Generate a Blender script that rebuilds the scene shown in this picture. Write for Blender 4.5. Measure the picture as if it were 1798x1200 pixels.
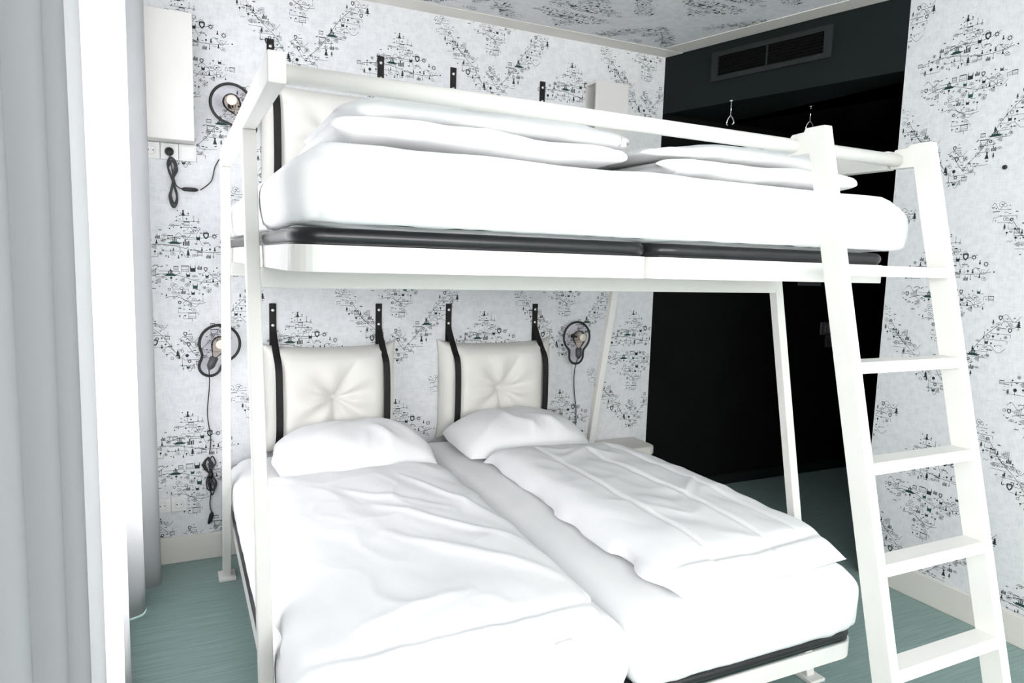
import bpy, bmesh, math, random
import numpy as np
from mathutils import Vector, Matrix

# ------------------------------------------------------------------ camera
for o in list(bpy.data.objects):
    bpy.data.objects.remove(o, do_unlink=True)
scene = bpy.context.scene
COL = scene.collection
HC = 1.48
YAW, PITCH, ROLL, FPX = 0.45065, 0.11301, 0.02970, 1229.09
fwd = Vector((math.sin(YAW)*math.cos(PITCH), math.cos(YAW)*math.cos(PITCH), -math.sin(PITCH)))
rgt = Vector((math.cos(YAW), -math.sin(YAW), 0)); upv = rgt.cross(fwd)
r2 = rgt*math.cos(ROLL) + upv*math.sin(ROLL); u2 = -rgt*math.sin(ROLL) + upv*math.cos(ROLL)
cam = bpy.data.cameras.new('camera'); cam.sensor_width = 36; cam.lens = FPX/1798*36
cam.clip_start = 0.02
co = bpy.data.objects.new('camera', cam); COL.objects.link(co)
M = Matrix((r2, u2, -fwd)).transposed().to_4x4(); M.translation = (0, 0, HC)
co.matrix_world = M
scene.camera = co

# ------------------------------------------------------------------ light
scene.view_settings.view_transform = 'Standard'
scene.view_settings.look = 'None'
scene.view_settings.gamma = 1
scene.view_settings.use_curve_mapping = False
scene.view_settings.exposure = 0.72
w = bpy.data.worlds.new('world'); scene.world = w; w.use_nodes = True
w.node_tree.nodes['Background'].inputs[0].default_value = (0.93, 0.97, 1.0, 1)
w.node_tree.nodes['Background'].inputs[1].default_value = 1.0
def area(name, loc, rot, sx, sy, power, col):
    l = bpy.data.lights.new(name, 'AREA'); l.shape = 'RECTANGLE'; l.size = sx; l.size_y = sy
    l.energy = power; l.color = col
    o = bpy.data.objects.new(name, l); COL.objects.link(o); o.location = loc; o.rotation_euler = rot
    return o
# daylight standing in the window openings
area('daylight_curtained_window', (-0.60, 2.52, 1.48), (0, -math.pi/2, 0), 2.2, 1.5, 235, (1.0, 1.0, 1.0))
area('daylight_open_window', (-0.60, -1.3, 1.75), (0, -math.pi/2, 0), 1.7, 2.9, 80, (1.0, 0.998, 0.995))
area('daylight_rear_window', (1.35, -3.5, 1.95), (math.pi/2, 0, 0), 2.9, 1.4, 92, (1.0, 0.995, 0.985))

# ------------------------------------------------------------------ sizes
D = 3.586                     # wallpapered end wall
CEIL = 2.741
CX = 2.711                    # where the wallpaper meets the black passage
RX, RY = 3.038, 2.232         # right wall plane and its free edge
LX = -0.33                    # window wall
BY = -3.4                     # wall behind the camera
SOF = 2.405                   # underside of the black bulkhead

# ------------------------------------------------------------------ materials
def new_mat(name):
    m = bpy.data.materials.new(name); m.use_nodes = True
    return m, m.node_tree, m.node_tree.nodes['Principled BSDF']
def N(nt, t, **kw):
    n = nt.nodes.new(t)
    for k, v in kw.items(): setattr(n, k, v)
    return n
def noise_var(m, nt, b, base, amt, scale, stretch=(1,1,1), bump=0.0, bscale=None, detail=4):
    tc = N(nt, 'ShaderNodeTexCoord'); mp = N(nt, 'ShaderNodeMapping'); mp.inputs['Scale'].default_value = stretch
    nz = N(nt, 'ShaderNodeTexNoise'); nz.inputs['Scale'].default_value = scale; nz.inputs['Detail'].default_value = detail
    nt.links.new(tc.outputs['Object'], mp.inputs[0]); nt.links.new(mp.outputs[0], nz.inputs['Vector'])
    cr = N(nt, 'ShaderNodeValToRGB')
    lo = [max(0, c*(1-amt)) for c in base]; hi = [min(1, c*(1+amt)) for c in base]
    cr.color_ramp.elements[0].position = .3; cr.color_ramp.elements[1].position = .7
    cr.color_ramp.elements[0].color = (*lo, 1); cr.color_ramp.elements[1].color = (*hi, 1)
    nt.links.new(nz.outputs['Fac'], cr.inputs[0]); nt.links.new(cr.outputs[0], b.inputs['Base Color'])
    if bump:
        nb = N(nt, 'ShaderNodeTexNoise'); nb.inputs['Scale'].default_value = bscale or scale*3
        nt.links.new(mp.outputs[0], nb.inputs['Vector'])
        bp = N(nt, 'ShaderNodeBump'); bp.inputs['Strength'].default_value = bump; bp.inputs['Distance'].default_value = .002
        nt.links.new(nb.outputs['Fac'], bp.inputs['Height']); nt.links.new(bp.outputs[0], b.inputs['Normal'])
def mat(name, col, rough=.5, metal=0, amt=.03, scale=8, stretch=(1,1,1), bump=0, bscale=None, spec=None):
    m, nt, b = new_mat(name)
    b.inputs['Roughness'].default_value = rough; b.inputs['Metallic'].default_value = metal
    if spec is not None: b.inputs['Specular IOR Level'].default_value = spec
    noise_var(m, nt, b, col, amt, scale, stretch, bump, bscale)
    return m
M_STEEL = mat('white_powder_coat', (.745, .735, .705), .38, amt=.012, scale=20)
M_BLACKTUBE = mat('black_slat_plastic', (.016, .016, .018), .3, amt=.2, scale=15)
M_SHEET = mat('white_cotton', (.925, .925, .93), .9, amt=.01, scale=6, bump=.12, bscale=260, spec=.15)
M_LEATHER = mat('off_white_leatherette', (.80, .785, .745), .5, amt=.02, scale=9, bump=.1, bscale=300, spec=.35)
M_STRAP = mat('black_strap', (.011, .010, .010), .6, amt=.25, scale=40, spec=.3)
M_SNAP = mat('steel_snap', (.8, .8, .8), .25, 1.0)
M_CHROME = mat('chrome', (.75, .75, .75), .15, 1.0)
M_CREAM = mat('cream_paint', (.77, .745, .70), .55, amt=.015, scale=5)
M_BOX = mat('warm_white_lacquer', (.74, .725, .705), .45, amt=.012, scale=6)
M_PLASTIC = mat('white_plastic', (.83, .83, .82), .35, amt=.01)
M_BLACKWALL = mat('black_paint', (.0035, .0038, .0038), .75, amt=.2, scale=4, spec=.12)
M_SOFFIT = mat('dark_green_black_paint', (.0065, .0105, .0100), .7, amt=.08, scale=3, spec=.2)
M_VENTDARK = mat('vent_shadow_black', (.002, .002, .002), .8, amt=.1, spec=.1)
M_RUBBER = mat('black_rubber', (.012, .012, .013), .45, amt=.15, scale=30)
M_CORD = mat('dark_grey_cord', (.035, .035, .037), .5, amt=.15, scale=60)
M_GREYPLATE = mat('grey_plate', (.12, .12, .13), .4, amt=.05)
M_PAPER, nt, b = new_mat('linen_wallpaper')
b.inputs['Roughness'].default_value = .8; b.inputs['Specular IOR Level'].default_value = .2
tc = N(nt, 'ShaderNodeTexCoord')
def lin(sc, stretch):
    mp = N(nt, 'ShaderNodeMapping'); mp.inputs['Scale'].default_value = stretch
    nz = N(nt, 'ShaderNodeTexNoise'); nz.inputs['Scale'].default_value = sc; nz.inputs['Detail'].default_value = 3
    nt.links.new(tc.outputs['Object'], mp.inputs[0]); nt.links.new(mp.outputs[0], nz.inputs['Vector']); return nz
na, nb_, nc = lin(26, (1, 1, 9)), lin(26, (8, 8, 1)), lin(30, (1, 1, 1.2))
ad = N(nt, 'ShaderNodeMath', operation='ADD'); nt.links.new(na.outputs['Fac'], ad.inputs[0]); nt.links.new(nb_.outputs['Fac'], ad.inputs[1])
ad2 = N(nt, 'ShaderNodeMath', operation='ADD'); nt.links.new(ad.outputs[0], ad2.inputs[0]); nt.links.new(nc.outputs['Fac'], ad2.inputs[1])
dv = N(nt, 'ShaderNodeMath', operation='DIVIDE'); dv.inputs[1].default_value = 3; nt.links.new(ad2.outputs[0], dv.inputs[0])
cr = N(nt, 'ShaderNodeValToRGB')
cr.color_ramp.elements[0].position = .36; cr.color_ramp.elements[0].color = (.68, .695, .715, 1)
cr.color_ramp.elements[1].position = .56; cr.color_ramp.elements[1].color = (.80, .81, .825, 1)
nt.links.new(dv.outputs[0], cr.inputs[0]); nt.links.new(cr.outputs[0], b.inputs['Base Color'])
M_INK = mat('charcoal_print', (.012, .022, .022), .7, amt=.2, scale=30)
M_INKG = mat('deep_green_print', (.008, .062, .046), .7, amt=.2, scale=30)
M_INKL = mat('light_grey_print', (.25, .27, .28), .7, amt=.1, scale=30)
# floor: sea-green linoleum streaked along the end wall
M_FLOOR, nt, b = new_mat('streaked_green_linoleum')
b.inputs['Roughness'].default_value = .42; b.inputs['Specular IOR Level'].default_value = .35
tc = N(nt, 'ShaderNodeTexCoord')
n1, n2 = lin(5, (1, 16, 1)), lin(3, (1.6, 40, 1))
ad = N(nt, 'ShaderNodeMath', operation='ADD'); nt.links.new(n1.outputs['Fac'], ad.inputs[0]); nt.links.new(n2.outputs['Fac'], ad.inputs[1])
dv = N(nt, 'ShaderNodeMath', operation='MULTIPLY'); dv.inputs[1].default_value = .5; nt.links.new(ad.outputs[0], dv.inputs[0])
cr = N(nt, 'ShaderNodeValToRGB')
cr.color_ramp.elements[0].position = .33; cr.color_ramp.elements[0].color = (.185, .28, .26, 1)
cr.color_ramp.elements[1].position = .68; cr.color_ramp.elements[1].color = (.29, .40, .375, 1)
nt.links.new(dv.outputs[0], cr.inputs[0]); nt.links.new(cr.outputs[0], b.inputs['Base Color'])
# curtain: white cloth that lets some light through
M_CURT, nt, b = new_mat('white_curtain_cloth')
out = nt.nodes['Material Output']
b.inputs['Roughness'].default_value = .9; b.inputs['Specular IOR Level'].default_value = .1
noise_var(M_CURT, nt, b, (.47, .478, .488), .02, 5, (1, 1, .2), .1, 250)
tr = N(nt, 'ShaderNodeBsdfTranslucent'); tr.inputs[0].default_value = (.83, .83, .84, 1)
mx = N(nt, 'ShaderNodeMixShader'); mx.inputs[0].default_value = .34
nt.links.new(b.outputs[0], mx.inputs[1]); nt.links.new(tr.outputs[0], mx.inputs[2]); nt.links.new(mx.outputs[0], out.inputs[0])
def glass(name, tint, gl):
    m, nt, b = new_mat(name); out = nt.nodes['Material Output']; nt.nodes.remove(b)
    t = N(nt, 'ShaderNodeBsdfTransparent'); t.inputs[0].default_value = (*tint, 1)
    g = N(nt, 'ShaderNodeBsdfGlossy'); g.inputs['Roughness'].default_value = .05
    lw = N(nt, 'ShaderNodeLayerWeight'); lw.inputs['Blend'].default_value = gl
    x = N(nt, 'ShaderNodeMixShader'); nt.links.new(lw.outputs['Fresnel'], x.inputs[0])
    nt.links.new(t.outputs[0], x.inputs[1]); nt.links.new(g.outputs[0], x.inputs[2]); nt.links.new(x.outputs[0], out.inputs[0])
    return m
M_ACRYL = glass('clear_acrylic', (.965, .96, .975), .04)
M_BULB = glass('bulb_glass', (.93, .88, .82), .2)
M_FILA = mat('brass_filament', (.62, .42, .25), .35, .6)
M_SOCK = mat('smoke_grey_socket', (.06, .06, .065), .35, amt=.1)

# ------------------------------------------------------------------ helpers
def link(o, parent=None):
    COL.objects.link(o)
    if parent: o.parent = parent
    return o
def tag(o, label, cat, group=None):
    o['label'] = label; o['category'] = cat
    if group: o['group'] = group
    return o
def thing(name, label, cat, loc=(0, 0, 0), group=None):
    o = bpy.data.objects.new(name, None); o.empty_display_size = .1; o.location = loc
    link(o); return tag(o, label, cat, group)
def struct(o):
    o['kind'] = 'structure'; return o
def put(o, parent):
    """parent o (built in world coordinates) under a thing"""
    if parent:
        o.parent = parent; o.matrix_parent_inverse = Matrix.Translation(parent_world(parent)).inverted()
    return o
def parent_world(p):
    v = Vector(p.location)
    return v
def mesh(name, verts, faces, mats, parent=None, smooth=False, mi=None):
    me = bpy.data.meshes.new(name); me.from_pydata([tuple(v) for v in verts], [], faces)
    for m in (mats if isinstance(mats, (list, tuple)) else [mats]): me.materials.append(m)
    if mi is not None: me.polygons.foreach_set('material_index', mi)
    if smooth: me.polygons.foreach_set('use_smooth', [True]*len(me.polygons))
    me.update()
    o = bpy.data.objects.new(name, me); COL.objects.link(o)
    return put(o, parent)
def from_bm(name, bm, m, parent=None, smooth=False):
    me = bpy.data.meshes.new(name); bm.normal_update(); bm.to_mesh(me); bm.free(); me.materials.append(m)
    if smooth: me.polygons.foreach_set('use_smooth', [True]*len(me.polygons))
    o = bpy.data.objects.new(name, me); COL.objects.link(o)
    return put(o, parent)
def bm_hexa(bm, p):
    """8 points: bottom ring 0-3, top ring 4-7"""
    v = [bm.verts.new(q) for q in p]
    for f in ((3,2,1,0), (4,5,6,7), (0,1,5,4), (1,2,6,5), (2,3,7,6), (3,0,4,7)): bm.faces.new([v[i] for i in f])
    return v
def ring(x0, x1, y0, y1, z): return [(x0,y0,z), (x1,y0,z), (x1,y1,z), (x0,y1,z)]
def bevel(bm, r, seg=2):
    if r > 0: bmesh.ops.bevel(bm, geom=list(bm.edges), offset=r, segments=seg, affect='EDGES', profile=.5)
def box(name, x0, x1, y0, y1, z0, z1, m, parent=None, r=0.0, seg=2):
    bm = bmesh.new(); bm_hexa(bm, ring(x0,x1,y0,y1,z0)+ring(x0,x1,y0,y1,z1)); bevel(bm, r, seg)
    return from_bm(name, bm, m, parent)
def hexa(name, bot, top, m, parent=None, r=0.0):
    bm = bmesh.new(); bm_hexa(bm, bot+top); bevel(bm, r); return from_bm(name, bm, m, parent)
def prism(name, pts, axis, a0, a1, m, parent=None, r=0.0):
    """polygon pts (2D) extruded along axis ('x': pts=(y,z); 'y': (x,z); 'z': (x,y))"""
    f = {'x': lambda p, a: (a, p[0], p[1]), 'y': lambda p, a: (p[0], a, p[1]), 'z': lambda p, a: (p[0], p[1], a)}[axis]
    bm = bmesh.new(); A = [bm.verts.new(f(p, a0)) for p in pts]; B = [bm.verts.new(f(p, a1)) for p in pts]
    bm.faces.new(A[::-1]); bm.faces.new(B); n = len(pts)
    for i in range(n): bm.faces.new([A[i], A[(i+1) % n], B[(i+1) % n], B[i]])
    bmesh.ops.recalc_face_normals(bm, faces=bm.faces); bevel(bm, r)
    return from_bm(name, bm, m, parent)
def smooth_path(pts, n=8, closed=False):
    P = [Vector(p) for p in pts]; out = []; L = len(P)
    for i in range(L if closed else L-1):
        if closed: p0, p1, p2, p3 = P[i-1], P[i], P[(i+1) % L], P[(i+2) % L]
        else: p0, p1, p2, p3 = P[max(i-1, 0)], P[i], P[i+1], P[min(i+2, L-1)]
        for k in range(n):
            t = k/n
            out.append(.5*((2*p1)+(p2-p0)*t+(2*p0-5*p1+4*p2-p3)*t*t+(3*p1-p0-3*p2+p3)*t**3))
    if not closed: out.append(P[-1])
    return out
def tube(name, pts, r, m, parent=None, seg=8, closed=False, caps=True):
    P = [Vector(p) for p in pts]; n = len(P); V = []; F = []
    nrm = None
    for i in range(n):
        if closed: t = (P[(i+1) % n]-P[i-1]).normalized()
        else: t = (P[min(i+1, n-1)]-P[max(i-1, 0)]).normalized()
        if nrm is None:
            a = Vector((0, 0, 1)) if abs(t.z) < .9 else Vector((0, 1, 0)); nrm = (a-t*a.dot(t)).normalized()
        else: nrm = (nrm-t*nrm.dot(t)).normalized()
        bn = t.cross(nrm); rr = r[i] if isinstance(r, (list, tuple)) else r
        for k in range(seg):
            a = 2*math.pi*k/seg; V.append(P[i]+nrm*math.cos(a)*rr+bn*math.sin(a)*rr)
    for i in range(n if closed else n-1):
        j = (i+1) % n
        for k in range(seg):
            k2 = (k+1) % seg; F.append((i*seg+k, i*seg+k2, j*seg+k2, j*seg+k))
    if caps and not closed: F.append(tuple(range(seg))[::-1]); F.append(tuple((n-1)*seg+k for k in range(seg)))
    return mesh(name, V, F, m, parent, smooth=True)
def lathe(name, prof, origin, ax, m, parent=None, seg=20):
    """prof: (radius, distance along ax)"""
    ax = Vector(ax).normalized(); a = Vector((0,0,1)) if abs(ax.z) < .9 else Vector((1,0,0))
    u = (a-ax*a.dot(ax)).normalized(); v = ax.cross(u); O = Vector(origin); V = []; F = []
    for r, h in prof:
        for k in range(seg):
            t = 2*math.pi*k/seg; V.append(O+ax*h+u*math.cos(t)*r+v*math.sin(t)*r)
    for i in range(len(prof)-1):
        for k in range(seg):
            k2 = (k+1) % seg; F.append((i*seg+k, i*seg+k2, (i+1)*seg+k2, (i+1)*seg+k))
    F.append(tuple(range(seg))[::-1]); F.append(tuple((len(prof)-1)*seg+k for k in range(seg)))
    return mesh(name, V, F, m, parent, smooth=True)
def copy_tree(root, off):
    r = root.copy(); COL.objects.link(r); r.location = Vector(root.location)+Vector(off)
    for ch in root.children:
        c = ch.copy(); COL.objects.link(c); c.parent = r; c.matrix_parent_inverse = ch.matrix_parent_inverse.copy()
        for g in ch.children:
            d = g.copy(); COL.objects.link(d); d.parent = c; d.matrix_parent_inverse = g.matrix_parent_inverse.copy()
    return r
# smooth value noise on numpy arrays
class VN:
    def __init__(s, seed): s.g = np.random.default_rng(seed).random((64, 64))*2-1
    def __call__(s, x, y):
        xi = np.floor(x).astype(int); yi = np.floor(y).astype(int); fx = x-xi; fy = y-yi
        fx = fx*fx*fx*(fx*(fx*6-15)+10); fy = fy*fy*fy*(fy*(fy*6-15)+10); g = s.g
        a = g[yi % 64, xi % 64]; b = g[yi % 64, (xi+1) % 64]; c = g[(yi+1) % 64, xi % 64]; d = g[(yi+1) % 64, (xi+1) % 64]
        return (a*(1-fx)+b*fx)*(1-fy)+(c*(1-fx)+d*fx)*fy
def fbm(vn, x, y, o=3):
    t = 0; a = 1.
    for i in range(o): t = t+a*vn(x*2**i+17*i, y*2**i+5*i); a *= .5
    return t

# ------------------------------------------------------------------ wallpaper print (flat ink shapes)
INK = []          # one repeat of the print: list of (points, ink index)
rng = random.Random(7)
def poly(P, pts, m=1): P.append((pts, m))
def stroke(P, pts, wd, m=1):
    for (x0, y0), (x1, y1) in zip(pts[:-1], pts[1:]):
        dx, dy = x1-x0, y1-y0; l = math.hypot(dx, dy) or 1e-6; nx, ny = -dy/l*wd/2, dx/l*wd/2
        P.append(([(x0+nx, y0+ny), (x0-nx, y0-ny), (x1-nx, y1-ny), (x1+nx, y1+ny)], m))
def disc(P, x, y, r, m=1, n=8, sy=1): P.append(([(x+r*math.cos(2*math.pi*i/n), y+sy*r*math.sin(2*math.pi*i/n)) for i in range(n)], m))
def arc(P, x, y, r, a0, a1, wd, m=1, n=8): stroke(P, [(x+r*math.cos(a0+(a1-a0)*i/n), y+r*math.sin(a0+(a1-a0)*i/n)) for i in range(n+1)], wd, m)
LW = .0015
def ic_tree(P, x, y, s):
    for k in range(3):
        b_ = y-s*.25+k*s*.22; poly(P, [(x-s*(.26-.06*k), b_), (x+s*(.26-.06*k), b_), (x, b_+s*.32)])
    stroke(P, [(x, y-s*.5), (x, y-s*.2)], LW*1.4); stroke(P, [(x-s*.15, y-s*.48), (x+s*.15, y-s*.48)], LW)
def ic_round(P, x, y, s): disc(P, x, y+s*.15, s*.2); stroke(P, [(x, y-s*.45), (x, y)], LW)
def ic_castle(P, x, y, s):
    s *= .85; m = 2 if rng.random() < .3 else 1
    poly(P, [(x-s*.35, y-s*.45), (x+s*.35, y-s*.45), (x+s*.35, y+s*.08), (x-s*.35, y+s*.08)], m)
    for q in (-.32, .32): poly(P, [(x+s*q-s*.08, y), (x+s*q+s*.08, y), (x+s*q, y+s*.6)], m)
def ic_bars(P, x, y, s):
    for k, h in enumerate((.5, .8, .55, .65)): poly(P, [(x-s*.4+k*s*.21, y-s*.4), (x-s*.25+k*s*.21, y-s*.4), (x-s*.25+k*s*.21, y-s*.4+h*s), (x-s*.4+k*s*.21, y-s*.4+h*s)], 2 if s > .036 else 1)
def ic_ring(P, x, y, s): arc(P, x, y, s*.3, 0, 2*math.pi, LW*1.3, 1, 10)
def ic_gear(P, x, y, s):
    arc(P, x, y, s*.22, 0, 2*math.pi, LW*2, 1, 8)
    for k in range(8): a = k*math.pi/4; stroke(P, [(x+s*.25*math.cos(a), y+s*.25*math.sin(a)), (x+s*.38*math.cos(a), y+s*.38*math.sin(a))], LW*1.3)
def ic_dot(P, x, y, s): disc(P, x, y, s*.17, 1)
def ic_pill(P, x, y, s): disc(P, x, y, s*.34, 2 if rng.random() < .4 else 1, 8, .32)
def ic_bird(P, x, y, s): poly(P, [(x-s*.35, y+s*.2), (x-s*.05, y-s*.2), (x+s*.2, y-s*.1), (x+s*.38, y+s*.22), (x+s*.12, y+s*.05), (x-s*.05, y+s*.02)])
def ic_shield(P, x, y, s):
    m = 1; s *= .8
    pts = [(x-s*.3, y+s*.38), (x+s*.3, y+s*.38), (x+s*.3, y-s*.05), (x, y-s*.42), (x-s*.3, y-s*.05), (x-s*.3, y+s*.38)]
    stroke(P, pts, s*.17, m)
def ic_house(P, x, y, s):
    stroke(P, [(x-s*.45, y+s*.3), (x+s*.45, y+s*.3)], LW*1.8); stroke(P, [(x-s*.4, y-s*.45), (x-s*.4, y+s*.25), (x+s*.4, y+s*.25), (x+s*.4, y-s*.45)], LW)
    for k in range(4): arc(P, x-s*.3+k*s*.2, y-s*.4, s*.09, 0, math.pi, LW, 1, 4)
    stroke(P, [(x-s*.4, y-s*.15), (x+s*.4, y-s*.15)], LW)
    for k in range(4): disc(P, x-s*.3+k*s*.2, y+s*.05, s*.04, 1, 4)
def ic_net(P, x, y, s):
    for k in range(5):
        q = -.4+k*.2; h = .45*(k+1)/5
        stroke(P, [(x+s*q, y-s*h), (x+s*q, y+s*h)], LW*.8)
    for k in range(-2, 3): stroke(P, [(x-s*.45+abs(k)*s*.2, y+k*s*.18), (x+s*.45, y+k*s*.18)], LW*.8)
def ic_lamp(P, x, y, s): stroke(P, [(x, y-s*.5), (x, y+s*.6)], LW); disc(P, x, y+s*.6, s*.07, 1, 5); stroke(P, [(x, y-s*.5), (x, y-s*.2)], LW*2.4)
def ic_pawn(P, x, y, s): poly(P, [(x-s*.22, y-s*.45), (x+s*.22, y-s*.45), (x+s*.05, y+s*.1), (x-s*.05, y+s*.1)]); disc(P, x, y+s*.2, s*.12, 1, 6)
def ic_arch(P, x, y, s):
    arc(P, x, y-s*.3, s*.42, 0, math.pi, LW*1.1, 1, 8); arc(P, x, y-s*.3, s*.24, 0, math.pi, LW, 1, 6); disc(P, x, y-s*.22, s*.09)
def ic_text(P, x, y, s):
    n = 6
    for k in range(n): xx = x-s*.5+k*s*.2; stroke(P, [(xx, y-s*.1), (xx+s*.06, y+s*(.05+.15*rng.random())), (xx+s*.13, y-s*.1)], LW)
def ic_wave(P, x, y, s): stroke(P, [(x-s*.5+k*s*.125, y+s*.12*math.sin(k*1.3+x*90)) for k in range(9)], LW)
def ic_flower(P, x, y, s):
    for k in range(5): a = k*1.2566; arc(P, x+s*.16*math.cos(a), y+s*.16*math.sin(a), s*.13, 0, 6.283, LW*.8, 1, 6)
def ic_dash(P, x, y, s): a = rng.choice((0, .5, .7)); stroke(P, [(x-s*.3*math.cos(a), y-s*.3*math.sin(a)), (x+s*.3*math.cos(a), y+s*.3*math.sin(a))], LW*2.2)
def ic_star(P, x, y, s):
    for k in range(3): a = k*math.pi/3; stroke(P, [(x-s*.16*math.cos(a), y-s*.16*math.sin(a)), (x+s*.16*math.cos(a), y+s*.16*math.sin(a))], LW)
def ic_frame(P, x, y, s): stroke(P, [(x-s*.35, y-s*.35), (x-s*.35, y+s*.35), (x+s*.35, y+s*.35)], LW); disc(P, x+s*.05, y-s*.1, s*.1, 1, 6)
def ic_loop(P, x, y, s): arc(P, x-s*.15, y, s*.3, 0, 5, LW, 1, 9); arc(P, x+s*.2, y-s*.1, s*.2, 1, 6.5, LW, 1, 8); disc(P, x-s*.15, y, s*.08, 1, 6)
SMALL = [ic_dot, ic_dot, ic_pill, ic_bird, ic_dash, ic_star, ic_ring, ic_round, ic_text, ic_wave, ic_pawn, ic_pill]
MED = [ic_arch, ic_loop, ic_flower, ic_net, ic_house, ic_tree, ic_castle, ic_bars, ic_gear, ic_shield, ic_house, ic_net, ic_arch, ic_flower, ic_frame, ic_loop, ic_pawn, ic_lamp, ic_round]
def ship(P, x, y, s):
    poly(P, [(x-s*.55, y+s*.02), (x-s*.3, y-s*.1), (x+s*.35, y-s*.1), (x+s*.6, y+s*.04)], 2)
    poly(P, [(x-s*.3, y+s*.02), (x+s*.3, y+s*.02), (x+s*.3, y+s*.1), (x-s*.3, y+s*.1)], 1)
    for q, h in ((-.1, .3), (.02, .5), (.13, .34)): poly(P, [(x+s*q-s*.035, y+s*.08), (x+s*q+s*.035, y+s*.08), (x+s*q+s*.035, y+s*h), (x+s*q-s*.035, y+s*h)], 2)
def row(P, x0, x1, y, h, ships=False):
    x = x0; done = False
    if rng.random() < .75:
        a = rng.uniform(x0, x0+(x1-x0)*.5); e = min(x1, a+rng.uniform(.035, .11)); yb = y-h*.52
        stroke(P, [(a, yb+rng.choice((0, h*.5))), (a, yb), (e, yb), (e, yb+rng.choice((0, -h*.5, h*.6)))], LW)
    if rng.random() < .5 and x1-x0 > .05:
        a = rng.uniform(x0, x1-.045); w_ = rng.uniform(.04, .09); n_ = 12
        stroke(P, [(a+w_*i/n_, y+h*.55*math.sin(2.2*math.pi*i/n_)*rng.choice((1, 1, .9))) for i in range(n_+1)], LW)
    while x < x1-.006:
        if ships and not done and x > x0+(x1-x0)*.25 and x1-x > .07:
            ship(P, x+.03, y-.004, .056); x += .064; done = True; continue
        q = rng.random()
        if q < .10: s = h*rng.uniform(1.2, 1.5); wd = s*.84; ic = rng.choice(MED); dy = rng.uniform(-.002, .008)
        elif q < .46: s = h*rng.uniform(.8, 1.0); wd = s*.82; ic = rng.choice(MED); dy = rng.uniform(-.007, .007)
        else: s = h*rng.uniform(.5, .85); wd = s*.62; ic = rng.choice(SMALL); dy = rng.uniform(-.013, .013)
        if rng.random() < .18: x += wd*.8; continue
        ic(P, x+wd/2, y+dy, s)
        if s < h*.62 and rng.random() < .25: rng.choice(SMALL)(P, x+wd/2, y+dy+(.016 if dy < 0 else -.016), s*.8)
        x += wd+rng.uniform(.0, .007)
RH = .0275
for k, hw in enumerate((.20, .212, .185, .135, .10, .066, .05, .03)): row(INK, -hw+rng.uniform(-.012, .012), hw+rng.uniform(-.012, .012), .012+k*RH, RH, k == 2)
for k, hw in enumerate((.19, .208, .195, .15, .112, .066, .05, .045, .03)): row(INK, -hw+rng.uniform(-.012, .012), hw+rng.uniform(-.012, .012), -.052-k*RH, RH, k == 1)
for k, hw in enumerate((.02, .034, .046, .042, .046, .04, .026)): row(INK, -hw, hw, -.355-k*RH, RH, k == 1)
for sx in (-1, 1):
    for k, hw in enumerate((.03, .045, .05, .054, .06, .062, .06, .056, .058, .056, .05, .04)):
        c = sx*(.44-k*.0215-.012*math.sin(k)); row(INK, c-hw, c+hw, .012+k*RH, RH, k == (8 if sx > 0 else 5))
def scurve(x0, y0, x1, y1, amp):
    n = 22; stroke(INK, [(x0+(x1-x0)*i/n, y0+(y1-y0)*i/n+amp*math.sin(2*math.pi*i/n)) for i in range(n+1)], LW*1.25)
scurve(-.2, .042, .2, .036, .014); scurve(-.16, -.095, .17, -.10, .018); scurve(-.1, .07, .14, .11, .01)
scurve(.45, .03, .27, .25, .012); scurve(-.46, .03, -.25, .28, -.012); scurve(-.04, -.38, .05, -.46, .01); scurve(-.09, -.19, .08, -.21, .012)
CW, CH = 1.01, .94
def printed(name, base_faces, mp, u0, u1, v0, v1, ou, ov, scale=1.0, thin=1.0, clip=None):
    """wall/ceiling face(s) with the print as ink faces 0.4 mm proud; mp(u,v)->world; (ou,ov) a motif origin"""
    V = []; F = []; MI = []
    for q in base_faces:
        i = len(V); V += q; F.append(tuple(range(i, i+len(q)))); MI.append(0)
    cw, ch = CW*scale, CH*scale
    for a in range(-14, 15):
        for bb in range(-14, 15):
            cu, cv = ou+a*cw/2, ov+bb*ch/2
            if (a+bb) % 2: continue
            if cu < u0-.6 or cu > u1+.6 or cv < v0-.8 or cv > v1+.8: continue
            for pts, m in INK:
                P = [(cu+x*scale, cv+y*scale) for x, y in pts]
                if any(p[0] < u0 or p[0] > u1 or p[1] < v0 or p[1] > v1 for p in P): continue
                if clip and not all(clip(*p) for p in P): continue
                i = len(V); V += [mp(*p) for p in P]; F.append(tuple(range(i, i+len(P)))); MI.append(m)
    return struct(mesh(name, V, F, [M_PAPER, M_INK, M_INKG], None, False, MI))

# ------------------------------------------------------------------ the room
struct(box('floor', LX-.3, 5.4, BY-.2, D+.15, -.1, 0, M_FLOOR))
# end wall (wallpaper), print 0.4 mm proud
T = .14
def solid_faces(ring8):
    idx = ((3,2,1,0), (4,5,6,7), (0,1,5,4), (1,2,6,5), (2,3,7,6), (3,0,4,7))
    return [[ring8[i] for i in f] for f in idx]
printed('wall_back', solid_faces(ring(LX-.2, CX, D, D+T, 0)+ring(LX-.2, CX, D, D+T, CEIL)),
        lambda u, v: (u, D-.0004, v), LX, CX-.004, .128, CEIL-.005, .05, .519)
# right wall with free edge; u runs towards the camera (right in the photo)
printed('wall_right', solid_faces(ring(RX, RX+T, BY, RY, 0)+ring(RX, RX+T, BY, RY, CEIL)),
        lambda u, v: (RX-.0004, -u, v), -RY+.004, -BY, .128, CEIL-.005, -1.955, .56, .96)
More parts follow.
